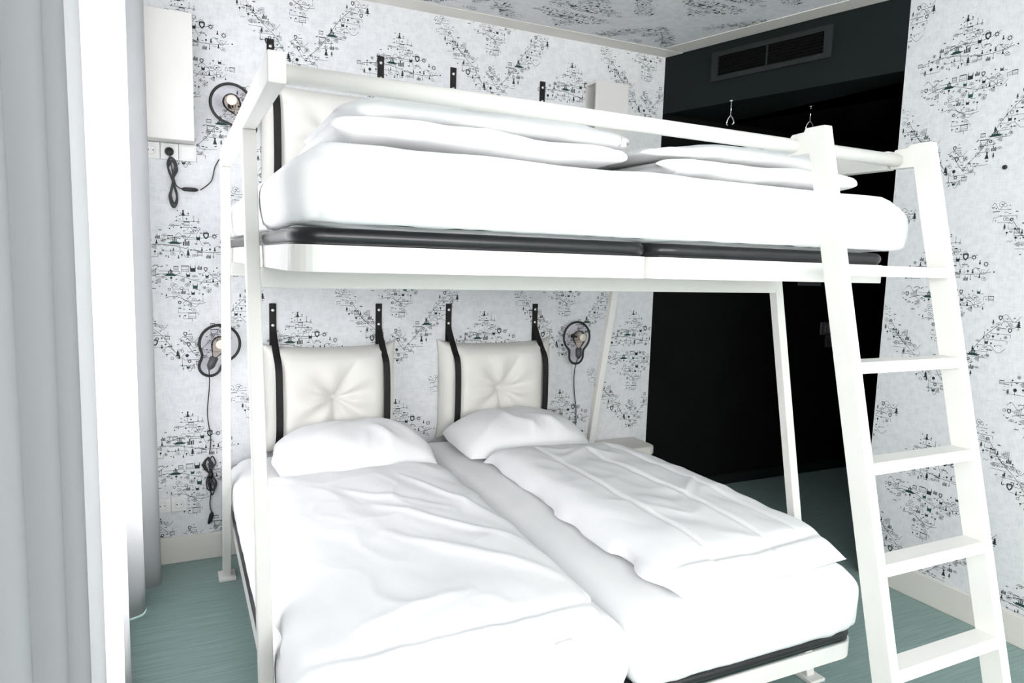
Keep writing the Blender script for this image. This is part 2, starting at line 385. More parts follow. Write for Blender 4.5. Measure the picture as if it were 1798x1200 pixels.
# ceiling with a plain painted border
ce = math.atan2(RX-CX, D-RY); cn = Vector((math.cos(ce), math.sin(ce)))   # normal of the bulkhead line, pointing into the passage
def inside(u, v):
    s = (u-CX)*cn.x + (v-D)*cn.y
    return s < -.125
printed('ceiling', solid_faces(ring(LX-.2, 5.4, BY-.2, D+T, CEIL)+ring(LX-.2, 5.4, BY-.2, D+T, CEIL+.1)),
        lambda u, v: (u, v, CEIL-.0004), LX+.05, RX-.13, BY+.1, D-.14, .35, 2.75, 1.0, clip=inside)
bl = (RX-CX, RY-D); blen = math.hypot(*bl)
tb = struct(box('trim_1', LX, CX+.03, D-.125, D-.0006, CEIL-.004, CEIL-.0008, M_CREAM))
p0 = Vector((CX, D)); p1 = Vector((RX, RY)); off = -cn*.118
struct(prism('trim_2', [(p0.x-.0, p0.y-.13), (p0.x+off.x*.98, p0.y+off.y-.13), (p1.x+off.x, p1.y+off.y-.03), (RX-.118, BY+.05), (RX-.001, BY+.05), (RX-.001, RY), (p1.x-.001, p1.y)], 'z', CEIL-.004, CEIL-.0008, M_CREAM))
# window wall: a big opening behind the curtain, reaching past the camera
WZ0, WZ1, WY0, WY1 = .35, 2.6, 1.76, 3.28
bm = bmesh.new()
OZ0, OY0, OY1 = .9, -2.75, .15      # uncurtained window beside the camera
for (y0, y1, z0, z1) in ((BY-.2, OY0, 0, CEIL), (OY1, WY0, 0, CEIL), (OY0, OY1, 0, OZ0), (OY0, OY1, WZ1, CEIL), (WY1, D, 0, CEIL), (WY0, WY1, 0, WZ0), (WY0, WY1, WZ1, CEIL)):
    bm_hexa(bm, ring(LX-.18, LX, y0, y1, z0)+ring(LX-.18, LX, y0, y1, z1))
struct(from_bm('wall_left', bm, M_CREAM))
win = bpy.data.objects.new('window_1', None); win.location = (LX-.1, (WY0+WY1)/2, WZ0); link(win); struct(win)
fr = .06
for y0, y1, z0, z1 in ((WY0, WY1, WZ0, WZ0+fr), (WY0, WY1, WZ1-fr, WZ1), (WY0, WY0+fr, WZ0+fr, WZ1-fr), (WY1-fr, WY1, WZ0+fr, WZ1-fr), (2.41, 2.47, WZ0+fr, WZ1-fr)):
    box('window_frame', LX-.13, LX-.08, y0, y1, z0, z1, M_STEEL, win)
win3 = bpy.data.objects.new('window_3', None); win3.location = (LX-.1, (OY0+OY1)/2, OZ0); link(win3); struct(win3)
for y0, y1, z0, z1 in ((OY0, OY1, OZ0, OZ0+fr), (OY0, OY1, WZ1-fr, WZ1), (OY0, OY0+fr, OZ0+fr, WZ1-fr), (OY1-fr, OY1, OZ0+fr, WZ1-fr), (-1.33, -1.27, OZ0+fr, WZ1-fr)):
    box('window_frame', LX-.13, LX-.08, y0, y1, z0, z1, M_STEEL, win3)
# wall behind the camera with its window
bm = bmesh.new()
for (x0, x1, z0, z1) in ((LX-.2, -.1, 0, CEIL), (2.8, RX+T, 0, CEIL), (-.1, 2.8, 0, 1.25), (-.1, 2.8, 2.65, CEIL)):
    bm_hexa(bm, ring(x0, x1, BY-.18, BY, z0)+ring(x0, x1, BY-.18, BY, z1))
struct(from_bm('wall_front', bm, M_CREAM))
win2 = bpy.data.objects.new('window_2', None); win2.location = (1.35, BY-.1, 1.25); link(win2); struct(win2)
for x0, x1, z0, z1 in ((-.1, 2.8, 1.25, 1.31), (-.1, 2.8, 2.59, 2.65), (-.1, -.04, 1.31, 2.59), (2.74, 2.8, 1.31, 2.59), (1.32, 1.38, 1.31, 2.59)):
    box('window_frame', x0, x1, BY-.13, BY-.08, z0, z1, M_STEEL, win2)
# black passage
struct(box('wall_passage_back', CX, 5.4, D, D+T, 0, CEIL, M_BLACKWALL))
struct(box('wall_passage_end', 5.2, 5.34, RY-.3, D, 0, CEIL, M_BLACKWALL))
struct(box('wall_passage_front', RX+.002, 5.2, RY-.14, RY, 0, CEIL, M_BLACKWALL))
struct(box('ceiling_passage', CX+.5, 5.2, RY, D, SOF, SOF+.05, M_BLACKWALL))
# slanted bulkhead over the passage mouth, z SOF..CEIL
sof = struct(prism('wall_bulkhead', [(CX, D-.0005), (RX-.0005, RY), (RX+.5, RY), (CX+.55, D-.0005)], 'z', SOF, CEIL-.0005, M_SOFFIT))
# skirting boards
struct(box('baseboard_back', LX, CX-.02, D-.015, D-.0006, 0, .126, M_CREAM, r=.003))
struct(box('baseboard_right', RX-.015, RX-.0006, BY, RY-.001, 0, .126, M_CREAM, r=.003))
struct(box('baseboard_passage', CX, 5.2, D-.014, D-.0006, 0, .07, M_SOFFIT, r=.003))

# ------------------------------------------------------------------ bulkhead vent and hooks
bd = Vector((bl[0]/blen, bl[1]/blen, 0)); bn = Vector((-cn.x, -cn.y, 0))       # along the bulkhead / out into the room
def bpt(s, z, o=0): return Vector((CX, D, 0))+bd*s+bn*o+Vector((0, 0, z))
def bbox(name, s0, s1, z0, z1, o0, o1, m, parent, tilt=0.0):
    bot = [bpt(s0, z0, o0+tilt), bpt(s1, z0, o0+tilt), bpt(s1, z0, o1+tilt), bpt(s0, z0, o1+tilt)]
    top = [bpt(s0, z1, o0), bpt(s1, z1, o0), bpt(s1, z1, o1), bpt(s0, z1, o1)]
    bm = bmesh.new(); bm_hexa(bm, bot+top); bmesh.ops.recalc_face_normals(bm, faces=bm.faces)
    return from_bm(name, bm, m, parent)
vent = thing('air_vent', 'dark louvred air vent grille set high in the green-black bulkhead', 'vent', bpt(.69, 2.535))
VM = mat('vent_frame_paint', (.0065, .0105, .0100), .6, amt=.05)
bbox('backing', .36, 1.03, 2.545, 2.675, .001, .003, M_VENTDARK, vent)
for s0, s1, z0, z1 in ((.345, 1.045, 2.532, 2.558), (.345, 1.045, 2.665, 2.69), (.345, .387, 2.558, 2.665), (1.002, 1.045, 2.558, 2.665)):
    bbox('frame', s0, s1, z0, z1, .001, .016, VM, vent)
bbox('divider', .684, .692, 2.558, 2.665, .002, .013, VM, vent)
for s0, s1 in ((.388, .683), (.693, 1.001)):
    for k in range(7): bbox('louver', s0, s1, 2.560+k*.0152, 2.5635+k*.0152, .004, .007, VM, vent, .006)
for s, lab in ((.485, 'chrome forked hook hanging under the bulkhead, the one nearer the wallpaper'), (.955, 'dim chrome forked hook hanging under the bulkhead, nearer the ladder')):
    q = Vector((2.80, 3.09, 0)) if s < .6 else Vector((3.255, 2.95, 0)); hk = thing('hanging_hook', lab, 'hook', (q.x, q.y, SOF), 'hooks under the bulkhead')
    tube('rod', [(q.x, q.y, SOF), (q.x, q.y, SOF-.085)], .0035, M_CHROME, hk, 8)
    lathe('ceiling_cap', [(.012, 0), (.012, .006), (.004, .008)], (q.x, q.y, SOF-.0005), (0, 0, -1), M_CHROME, hk, 12)
    for sg in (-1, 1):
        pr = [Vector((q.x, q.y, SOF-.083))+bd*sg*a+Vector((0, 0, -c)) for a, c in ((0, 0), (.012, .012), (.021, .03), (.022, .043), (.014, .05))]
        tube('prong', smooth_path(pr, 4), .004, M_CHROME, hk, 8)

kb = lathe('wall_stopper', [(.009, 0), (.009, .005), (.007, .008), (.003, .009)], (RX-.0006, 1.750, 1.920), (-1, 0, 0), M_RUBBER, None, 16)
tag(kb, 'tiny round black stopper alone on the wallpaper right of the ladder', 'stopper')
# things on the black passage wall
pl = box('door_sign', 3.955, 4.175, D-.012, D-.0006, 1.375, 1.475, M_GREYPLATE, r=.002)
tag(pl, 'dim grey plate on the black passage wall under the upper bunk rail', 'sign')
sw = thing('light_switch', 'grey wall switch with a pale button on the black passage wall', 'switch', (4.27, D-.0006, 1.02))
box('switch_frame', 4.21, 4.34, D-.012, D-.0006, 1.022, 1.113, M_GREYPLATE, sw, .002)
box('button', 4.245, 4.31, D-.017, D-.012, 1.04, 1.095, mat('pale_button', (.2, .19, .19), .5), sw, .002)
cs = box('card_holder', 4.27, 4.34, D-.02, D-.0006, .93, 1.018, mat('dark_card', (.06, .06, .065), .5), r=.003)
tag(cs, 'small dark card holder below the grey wall switch in the passage', 'card holder')

# ------------------------------------------------------------------ bunk bed
bed = thing('bunk_bed', 'white powder-coated steel bunk bed with splayed legs and a built-in ladder', 'bunk bed', (1.13, 2.5, 0))
LG = .018
XL, XR = .188, 2.063
def legY(z, front): return 1.69+.2*z if front else 3.33-.2*z
def leg(x, front, ztop):
    h = .018; y0, y1 = legY(.012, front), legY(ztop, front)
    o = hexa('leg', ring(x-h, x+h, y0-h, y0+h, .012), ring(x-h, x+h, y1-h, y1+h, ztop), M_STEEL, bed, .003)
    p = box('foot_plate', x-.036, x+.036, y0-.05, y0+.05, 0, .0125, M_STEEL, None, .002)
    p.parent = o; p.matrix_parent_inverse = (Matrix.Translation(bed.location) @ o.matrix_parent_inverse).inverted()
    return o
for x in (XL, XR):
    zt = 1.812 if x == XL else 1.448
    leg(x, True, zt); leg(x, False, zt)
# side bars
box('side_bar', XL-.018, XL+.018, 1.468, 3.03, 1.812, 1.873, M_STEEL, bed, .003)
box('side_bar', XR-.018, XR+.018, 1.535, D-.003, 1.806, 1.864, M_STEEL, bed, .003)
# cross beams
for y in (legY(1.42, True), legY(1.42, False)):
    box('cross_beam', XL+.017, XR-.017, y-.02, y+.02, 1.393, 1.448, M_STEEL, bed, .003)
# guard rail
tube('guard_rail', [(XL+.015, 1.50, 1.838), (2.05, 1.50, 1.830)], .0195, M_STEEL, bed, 20)
# ladder: two stiles with hooked heads and five treads
def sY(z): return 1.446+.2405*(z-1.805)      # back edge
SD = .063
def stile(x, wd):
    pts = [(sY(0)-SD, 0), (sY(0), 0), (sY(1.805), 1.805), (1.523, 1.807), (1.528, 1.842), (1.512, 1.864), (1.47, 1.866), (1.464, 1.876), (sY(1.876)-SD, 1.876)]
    return prism('ladder_stile', pts, 'x', x, x+wd, M_STEEL, bed, .002)
stile(1.60, .03); stile(2.045, .034)
for z in (1.50, 1.243, .985, .733, .478, .222):
    th = .03
    hexa('ladder_step', [(1.628, sY(z-th)-SD+.003, z-th), (2.047, sY(z-th)-SD+.003, z-th), (2.047, sY(z-th)-.002, z-th), (1.628, sY(z-th)-.002, z-th)],
         [(1.628, sY(z)-SD+.003, z), (2.047, sY(z)-SD+.003, z), (2.047, sY(z)-.002, z), (1.628, sY(z)-.002, z)], M_STEEL, bed, .002)
# base frames: flat steel U with round front corners, black slat frame on top
def arc_pts(cx, cy, r, a0, a1, n=8): return [(cx+r*math.cos(math.radians(a0+(a1-a0)*i/n)), cy+r*math.sin(math.radians(a0+(a1-a0)*i/n))) for i in range(n+1)]
def base(x0, x1, z):
    yf, yb, r = 1.48, 3.52, .07; t = .006
    outer = arc_pts(x0+r, yf+r, r, 180, 270)+arc_pts(x1-r, yf+r, r, 270, 360)
    inner = arc_pts(x0+r, yf+r, r-t, 180, 270)+arc_pts(x1-r, yf+r, r-t, 270, 360)
    outer = [(x0, yb)]+outer+[(x1, yb)]; inner = [(x0+t, yb)]+inner+[(x1-t, yb)]
    n = len(outer); V = []; F = []
    for zz in (z-.056, z):
        V += [(p[0], p[1], zz) for p in outer]+[(p[0], p[1], zz) for p in inner]
    a, b_, c, d = 0, n, 2*n, 3*n
    for i in range(n-1):
        F += [(a+i, a+i+1, c+i+1, c+i), (b_+i+1, b_+i, d+i, d+i+1), (c+i, c+i+1, d+i+1, d+i), (a+i+1, a+i, b_+i, b_+i+1)]
    for i in (0, n-1): F.append((a+i, b_+i, d+i, c+i))
    fo = mesh('base_frame', V, F, M_STEEL, bed); bmx = bmesh.new(); bmx.from_mesh(fo.data); bmesh.ops.recalc_face_normals(bmx, faces=bmx.faces); bmx.to_mesh(fo.data); bmx.free()
    inv = (Matrix.Translation(bed.location) @ fo.matrix_parent_inverse).inverted()
    # black slat frame: tube-edged ring lying on the steel frame
    rr = .055; rx0, rx1, ry0, ry1 = x0+.016, x1-.016, yf+.022, yb-.02
    path = arc_pts(rx0+rr, ry0+rr, rr, 180, 270, 6)+arc_pts(rx1-rr, ry0+rr, rr, 270, 360, 6)+arc_pts(rx1-rr, ry1-rr, rr, 0, 90, 6)+arc_pts(rx0+rr, ry1-rr, rr, 90, 180, 6)
    s = tube('slat_frame', [(p[0], p[1], z+.0185) for p in path], .018, M_BLACKTUBE, None, 12, True)
    s.parent = fo; s.matrix_parent_inverse = inv
    lip = tube('slat_frame_lip', [(p[0], p[1], z+.004) for p in path], .010, M_BLACKTUBE, None, 8, True)
    lip.parent = fo; lip.matrix_parent_inverse = inv
    for k in range(10):
        yy = ry0+.12+k*(ry1-ry0-.24)/9
        q = box('slat', rx0, rx1, yy-.03, yy+.03, z+.012, z+.022, M_BLACKTUBE, None); q.parent = fo; q.matrix_parent_inverse = inv
    return fo
MID = 1.123
for z in (1.504, .262):
    base(.214, MID-.002, z); base(MID+.002, 2.036, z)

# ------------------------------------------------------------------ bedding
def mattress(name, x0, x1, y0, y1, z0, z1, seed, label, r=.075, bulge=.012, rip=1.0):
    nx, ny, nz = int((x1-x0)/.018), int((y1-y0)/.03), 14
    cx, cy, cz = (x0+x1)/2, (y0+y1)/2, (z0+z1)/2; hx, hy, hz = (x1-x0)/2, (y1-y0)/2, (z1-z0)/2
    bm = bmesh.new()
    def face(fn, na, nb):
        g = [[bm.verts.new(fn(i/na*2-1, j/nb*2-1)) for j in range(nb+1)] for i in range(na+1)]
        for i in range(na):
            for j in range(nb): bm.faces.new((g[i][j], g[i+1][j], g[i+1][j+1], g[i][j+1]))
    face(lambda a, b_: (a, b_, 1), nx, ny); face(lambda a, b_: (-a, b_, -1), 12, 12)
    face(lambda a, b_: (a, -1, b_), nx, nz); face(lambda a, b_: (-a, 1, b_), nx, nz)
    face(lambda a, b_: (1, a, b_), ny, nz); face(lambda a, b_: (-1, -a, b_), ny, nz)
    bmesh.ops.remove_doubles(bm, verts=bm.verts, dist=1e-5)
    vn = VN(seed); rz = min(r, hz*.95)
    for v in bm.verts:
        a, b_, c = v.co; X, Y, Z = a*hx, b_*hy, c*hz
        r_c = r; kk = .5*(1+math.tanh(-(c+.35)*6))      # tighter rim below
        rlow = r*(1-.55*kk); ix = max(-hx+r, min(hx-r, X)); iy = max(-hy+r, min(hy-r, Y)); iz = max(-hz+.028, min(hz-rz, Z))
        rv = rz if Z > iz else .028
        d = Vector(((X-ix)/r, (Y-iy)/r, (Z-iz)/rv)); nn = d.normalized() if d.length > 1e-6 else Vector((0, 0, 0))
        p = Vector((ix+nn.x*r, iy+nn.y*r, iz+nn.z*rv))
        side = max(abs(a) > .999, abs(b_) > .999)
        s = (X if abs(b_) > .999 else Y)+3
        low = max(0, min(1, (-.05-c)/.95+.15))
        corner = math.exp(-((hx-abs(X))/.28)**2) if abs(b_) > .999 else math.exp(-((hy-abs(Y))/.28)**2)
        if side and c < .75:
            q = vn(np.array([s*17.]), np.array([c*1.1+seed]))[0]*.55+vn(np.array([s*41.]), np.array([c*1.7]))[0]*.3
            out = bulge*(1-c*c)+rip*.008*low*q*(.25+1.6*corner)
            if abs(b_) > .999: p.y += math.copysign(out, b_)
            if abs(a) > .999: p.x += math.copysign(out, a)
            if c < -.9: p.z += .006*abs(q)+.004
        if c > .999:
            p.z += .004*fbm(vn, np.array([X*4+9]), np.array([Y*4+9]))[0]+.004*(1-(a*a))*(1-b_*b_)
        v.co = p+Vector((cx, cy, cz))
    o = from_bm(name, bm, M_SHEET, None, True)
    return tag(o, label, 'mattress')
mattress('mattress', .226, 2.082, 1.455, 3.5, 1.535, 1.722, 3, 'thick white sheeted mattress filling the upper bunk', r=.085, bulge=.016)
mattress('mattress', .222, 1.110, 1.47, 3.51, .292, .515, 5, 'white sheeted mattress of the lower bed beside the curtain')
mattress('mattress', 1.136, 2.028, 1.47, 3.51, .292, .515, 8, 'white sheeted mattress of the lower bed beside the ladder')

def cloth(name, P, nu, nv, zfun, th, edge, wr, seed, label, cat, group=None, jit=.0, ridges=(), m=None, bottom=.35, mats=None):
    """closed soft slab: P(s,t)->(x,y); zfun(x,y)= height it lies on; edge = exponent of the rim;
    ridges: (s0,t0,s1,t1,width,height) creases"""
    m = m or M_SHEET
    s, t = np.meshgrid(np.linspace(0, 1, nu+1), np.linspace(0, 1, nv+1), indexing='ij')
    x, y = P(s, t); vn = VN(seed); vn2 = VN(seed+50)
    a = np.abs(2*s-1); b_ = np.abs(2*t-1)
    e = ((1-a**edge)*(1-b_**edge)).clip(0, 1)**.5
    wv = wr*(fbm(vn, x*3.1+3, y*3.1+7, 2)*.6+(1-2*np.abs(fbm(vn2, x*5.5+y*2.2, y*3.4-x*1.8+4, 2)).clip(0, 1))*.55+.25*vn(x*14, y*11))
    for (s0, t0, s1, t1, wd, h) in ridges:
        dx, dy = s1-s0, t1-t0; L = dx*dx+dy*dy; k = (((s-s0)*dx+(t-t0)*dy)/L).clip(0, 1)
        dd = np.hypot(s-s0-k*dx, t-t0-k*dy); wv = wv+h*np.exp(-(dd/wd)**2)*np.sin(np.pi*(.1+.8*k))
    z0 = zfun(x, y)
    top = z0+th*e*(1-bottom*0)+wv*e**.6+.002
    bot = z0+.0015*(1-e)
    top = np.maximum(top, bot+.0012)
    if jit:
        k = (1-e)**3
        x = x+jit*k*vn(y*9+3, x*9); y = y+jit*k*vn2(x*9, y*9+5)
    n0 = (nu+1)*(nv+1)
    V = np.concatenate([np.stack([x, y, top], -1).reshape(-1, 3), np.stack([x, y, bot], -1).reshape(-1, 3)])
    F = []
    I = lambda i, j: i*(nv+1)+j
    for i in range(nu):
        for j in range(nv):
            F.append((I(i, j), I(i+1, j), I(i+1, j+1), I(i, j+1))); F.append((n0+I(i, j), n0+I(i, j+1), n0+I(i+1, j+1), n0+I(i+1, j)))
    rim = [I(i, 0) for i in range(nu)]+[I(nu, j) for j in range(nv)]+[I(i, nv) for i in range(nu, 0, -1)]+[I(0, j) for j in range(nv, 0, -1)]
    for k in range(len(rim)): p, q = rim[k], rim[(k+1) % len(rim)]; F.append((q, p, n0+p, n0+q))
    o = mesh(name, V, F, m, None, True)
    if label: tag(o, label, cat, group)
    return o
def quad(c00, c10, c11, c01, bow=(0, 0, 0, 0)):
    """s along 00->10, t along 00->01; bow = outward bow of bottom,right,top,left edges"""
    def P(s, t):
        x = (1-s)*(1-t)*c00[0]+s*(1-t)*c10[0]+s*t*c11[0]+(1-s)*t*c01[0]
        y = (1-s)*(1-t)*c00[1]+s*(1-t)*c10[1]+s*t*c11[1]+(1-s)*t*c01[1]
        y = y-bow[0]*4*s*(1-s)*(1-t)+bow[2]*4*s*(1-s)*t; x = x+bow[1]*4*t*(1-t)*s-bow[3]*4*t*(1-t)*(1-s)
        return x, y
    return P
MT = .523
def lay(x0, x1, y0, y1, zt, drop):
    """height of a mattress top with rounded shoulders"""
    def f(x, y):
        ox = np.maximum(np.maximum(x0+.06-x, x-(x1-.06)), 0); oy = np.maximum(np.maximum(y0+.06-y, y-(y1-.06)), 0)
        d = np.hypot(ox, oy); return zt+.004-np.where(d > 0, drop*(d/.06).clip(0, 2.2)**2*.03, 0)
    return f
l1 = lay(.2, 1.13, 1.46, 3.6, MT, 1.0); l2 = lay(1.12, 2.05, 1.46, 3.6, MT, 1.0)
# duvet on the bed beside the curtain: foot edge low in the picture
cloth('duvet', quad((.215, 1.475), (1.03, 1.478), (1.08, 2.985), (.235, 2.96), (.02, .015, .03, 0)), 110, 190, l1, .058, 9, .010, 21,
      'white duvet spread over the lower bed beside the curtain', 'duvet', jit=.03,
      ridges=((.45, .45, .98, .12, .02, .010), (.5, .62, .95, .30, .018, .012), (.35, .8, .8, .55, .02, .010), (.7, .85, .93, .5, .014, .010), (.02, .045, .98, .05, .012, -.022), (.2, .1, .6, .14, .015, .01)))
cloth('duvet', quad((1.295, 1.515), (1.985, 1.545), (1.99, 2.88), (1.33, 3.0), (.015, .02, .02, .01)), 110, 170, l2, .098, 10, .009, 33,
      'puffy white duvet folded double on the lower bed beside the ladder', 'duvet', jit=.025,
      ridges=((.25, .02, .28, .98, .012, -.02), (.6, .02, .58, .98, .012, -.02), (.82, .05, .8, .95, .012, -.014), (.5, .3, .9, .5, .015, .007), (.3, .75, .8, .9, .02, .008), (.02, .05, .98, .045, .012, -.03)))
# pillows
def pillow(name, cx, cy, wx, wy, rot, z, th, tilt, seed, label):
    c, s_ = math.cos(rot), math.sin(rot)
    def P(s, t):
        u = (s-.5)*wx*(1-.05*(2*t-1)**2*1); v = (t-.5)*wy*(1-.07*(2*s-1)**2); return cx+u*c-v*s_, cy+u*s_+v*c
    f = lambda x, y: z+tilt*np.maximum(0, y-(cy-wy/2))
    return cloth(name, P, 70, 60, f, th, 2.6, .010, seed, label, 'pillow', jit=.012, ridges=((.1, .1, .4, .5, .05, .012), (.8, .05, .6, .4, .05, .012), (.5, .0, .55, .3, .03, .008)))
pillow('pillow', .745, 3.225, .72, .47, -.02, MT+.01, .155, .06, 41, 'white pillow at the head of the lower bed beside the curtain')
pillow('pillow', 1.605, 3.225, .70, .47, -.02, MT+.01, .155, .06, 44, 'white pillow at the head of the lower bed beside the ladder')
# folded duvets on the upper mattress: doubled layers with rolled front edge
def folded(x0, x1, y0, y1, z, th, seed, label, xoff=.035, n=2):
    nx, nr = 150, 44; vn = VN(seed); vn2 = VN(seed+9); V = []; F = []
    for layer in range(n):
        b0 = len(V)
        for i in range(nx+1):
            s = i/nx; a = abs(2*s-1); endp = (1-a**7)**.5 if a < 1 else 0
            xo = xoff*layer
            for k in range(nr):
                ang = 2*math.pi*k/nr
                ca, sa = math.cos(ang), math.sin(ang)
                ex = math.copysign(abs(ca)**.42, ca); ez = math.copysign(abs(sa)**.62, sa)
                hy, hz = (y1-y0)/2*(.90+.1*endp), th/2*(.25+.75*endp)
                X = x0+(x1-x0)*s+xo; yy = (y0+y1)/2+hy*ex+.02*layer
                w1 = vn(np.array([X*6.+layer*7]), np.array([k/nr*6.]))[0]; w2 = vn2(np.array([X*17.+layer*3]), np.array([k/nr*9.]))[0]
                zc = z+th*.5+layer*th*.93-(.02*layer*a**3)
                sag = .016*fbm(vn, np.array([X*4.]), np.array([layer*3.+1]))[0]
                zz = zc+hz*ez*(1+.16*w1)+(.006*w2+sag*(1 if layer else .4))*max(0, sa*.5+.5)
                yy += .014*w1*ex+.006*w2
                V.append((X+.02*w1*(a > .9), yy, max(zz, z)))
        for i in range(nx):
            for k in range(nr):
                k2 = (k+1) % nr; F.append((b0+i*nr+k, b0+(i+1)*nr+k, b0+(i+1)*nr+k2, b0+i*nr+k2))
        F.append(tuple(b0+k for k in range(nr))); F.append(tuple(b0+nx*nr+k for k in range(nr))[::-1])
    o = mesh('duvet', V, F, M_SHEET, None, True); bmx = bmesh.new(); bmx.from_mesh(o.data); bmesh.ops.recalc_face_normals(bmx, faces=bmx.faces); bmx.to_mesh(o.data); bmx.free()
    return tag(o, label, 'duvet')
folded(.325, 1.085, 1.56, 2.15, 1.732, .068, 61, 'folded white duvet on the upper mattress beside the corner post')
folded(1.215, 1.965, 1.56, 2.15, 1.732, .058, 64, 'folded white duvet on the upper mattress behind the ladder', -.06)

# ------------------------------------------------------------------ wall cushions on straps
def cushion(x0, x1, z0, z1, label, sx):
    """tufted cushion hung on two black straps; sx = strap x positions"""
    c = thing('wall_cushion', label, 'cushion', ((x0+x1)/2, D-.0006, z0), 'strapped wall cushions')
    nu, nv = 72, 64; s, t = np.meshgrid(np.linspace(0, 1, nu+1), np.linspace(0, 1, nv+1), indexing='ij')
    a, b_ = np.abs(2*s-1), np.abs(2*t-1); e = ((1-a**5)*(1-b_**5)).clip(0, 1)**.5
    vn = VN(int(71+x0*10)); X = x0+(x1-x0)*s; Z = z0+(z1-z0)*t
    cxm, czm = (x0+x1)/2, (z0+z1)/2; dx, dz = X-cxm, Z-czm; rad = np.hypot(dx, dz); ang = np.arctan2(dz, dx)
    tuft = .055*np.exp(-(rad/.045)**2)+.028*np.exp(-(rad/.14)**2)
    pleat = .012*np.exp(-((rad-.09)/.10)**2)*np.cos(ang*7+1.2+.8*np.sin(ang*2))
    seam = .012*np.exp(-(dx/.012)**2)*(dz < 0)*np.exp(-(rad/.26)**2)+.010*np.exp(-((dx-dz*.55)/.016)**2)*(dz > 0)*np.exp(-(rad/.25)**2)
    front = .125*e-tuft*e+pleat*e-seam*e+.004*vn(X*9, Z*9)*e
    strapd = sum(.022*np.exp(-((X-q-.012)/.035)**2) for q in sx)*e; front = front-strapd*.8
    ytop = D-.012-front-.010; ybot = np.full_like(ytop, D-.004)
    # rim: ears at the corners
    X2 = X+(2*s-1)*.012*a**8*b_**6; Z2 = Z+(2*t-1)*.016*b_**8*a**6-.012*(1-a**2)*(t > .9)*b_**6
    n0 = (nu+1)*(nv+1); V = np.concatenate([np.stack([X2, ytop, Z2], -1).reshape(-1, 3), np.stack([X2, ybot, Z2], -1).reshape(-1, 3)]); F = []
    I = lambda i, j: i*(nv+1)+j
    for i in range(nu):
        for j in range(nv): F.append((I(i, j), I(i+1, j), I(i+1, j+1), I(i, j+1))); F.append((n0+I(i, j), n0+I(i, j+1), n0+I(i+1, j+1), n0+I(i+1, j)))
    rim = [I(i, 0) for i in range(nu)]+[I(nu, j) for j in range(nv)]+[I(i, nv) for i in range(nu, 0, -1)]+[I(0, j) for j in range(nv, 0, -1)]
    for k in range(len(rim)): p, q = rim[k], rim[(k+1) % len(rim)]; F.append((q, p, n0+p, n0+q))
    mesh('pad', V, F, M_LEATHER, c, True)
    lathe('button', [(.011, 0), (.011, .003), (.006, .006)], (cxm, D-.06, czm), (0, -1, 0), M_LEATHER, c, 12)
    ztop = z0+.725
    for q in sx:
        path = [(q, D-.003, ztop), (q, D-.003, ztop-.12), (q+.001, D-.03, z1+.04), (q+.006, D-.085, z1-.035), (q+.01, D-.128, z1-.10), (q+.012, D-.137, (z0+z1)/2), (q+.012, D-.128, z0+.1), (q+.008, D-.07, z0+.012), (q+.004, D-.012, z0-.004)]
        pp = smooth_path(path, 7); V = []; F = []; hw = .0165; tk = .0035
        for i, p in enumerate(pp):
            tn = (pp[min(i+1, len(pp)-1)]-pp[max(i-1, 0)]).normalized(); nn = Vector((0, tn.z, -tn.y)); nn = nn if nn.y < 0 else -nn
            for sg, o_ in ((-1, 0), (1, 0), (1, 1), (-1, 1)): V.append(p+Vector((sg*hw, 0, 0))+nn*tk*o_)
        for i in range(len(pp)-1):
            for k in range(4): k2 = (k+1) % 4; F.append((4*i+k, 4*i+k2, 4*i+4+k2, 4*i+4+k))
        F += [(3, 2, 1, 0), tuple(4*(len(pp)-1)+k for k in range(4))]
        st = mesh('strap', V, F, M_STRAP, c); bmx = bmesh.new(); bmx.from_mesh(st.data); bmesh.ops.recalc_face_normals(bmx, faces=bmx.faces); bmx.to_mesh(st.data); bmx.free()
        inv = (Matrix.Translation(c.location) @ st.matrix_parent_inverse).inverted()
        for dz_ in (.033, .107):
            sn = lathe('snap', [(.0085, 0), (.0085, .002), (.006, .0045), (.001, .0055)], (q, D-.0062, ztop-dz_), (0, -1, 0), M_SNAP, None, 12)
            sn.parent = st; sn.matrix_parent_inverse = inv
        bs = box('back_strap', q-hw, q+hw, D-.0028, D-.0008, z1-.06, ztop-.002, M_STRAP, c)
    return c
ZC0, ZC1 = .52, 1.035
c1 = cushion(.385, 1.03, ZC0, ZC1, 'off-white tufted cushion strapped above the lower pillow beside the curtain', (.43, .957))
c2 = cushion(1.29, 1.955, ZC0, ZC1, 'off-white tufted cushion strapped above the lower pillow beside the ladder', (1.345, 1.876))
for src, lab in ((c1, 'off-white tufted cushion strapped above the upper bunk behind the corner post'), (c2, 'off-white tufted cushion strapped above the upper bunk, mostly behind the folded duvet')):
    k = copy_tree(src, (0, 0, 1.24)); k['label'] = lab

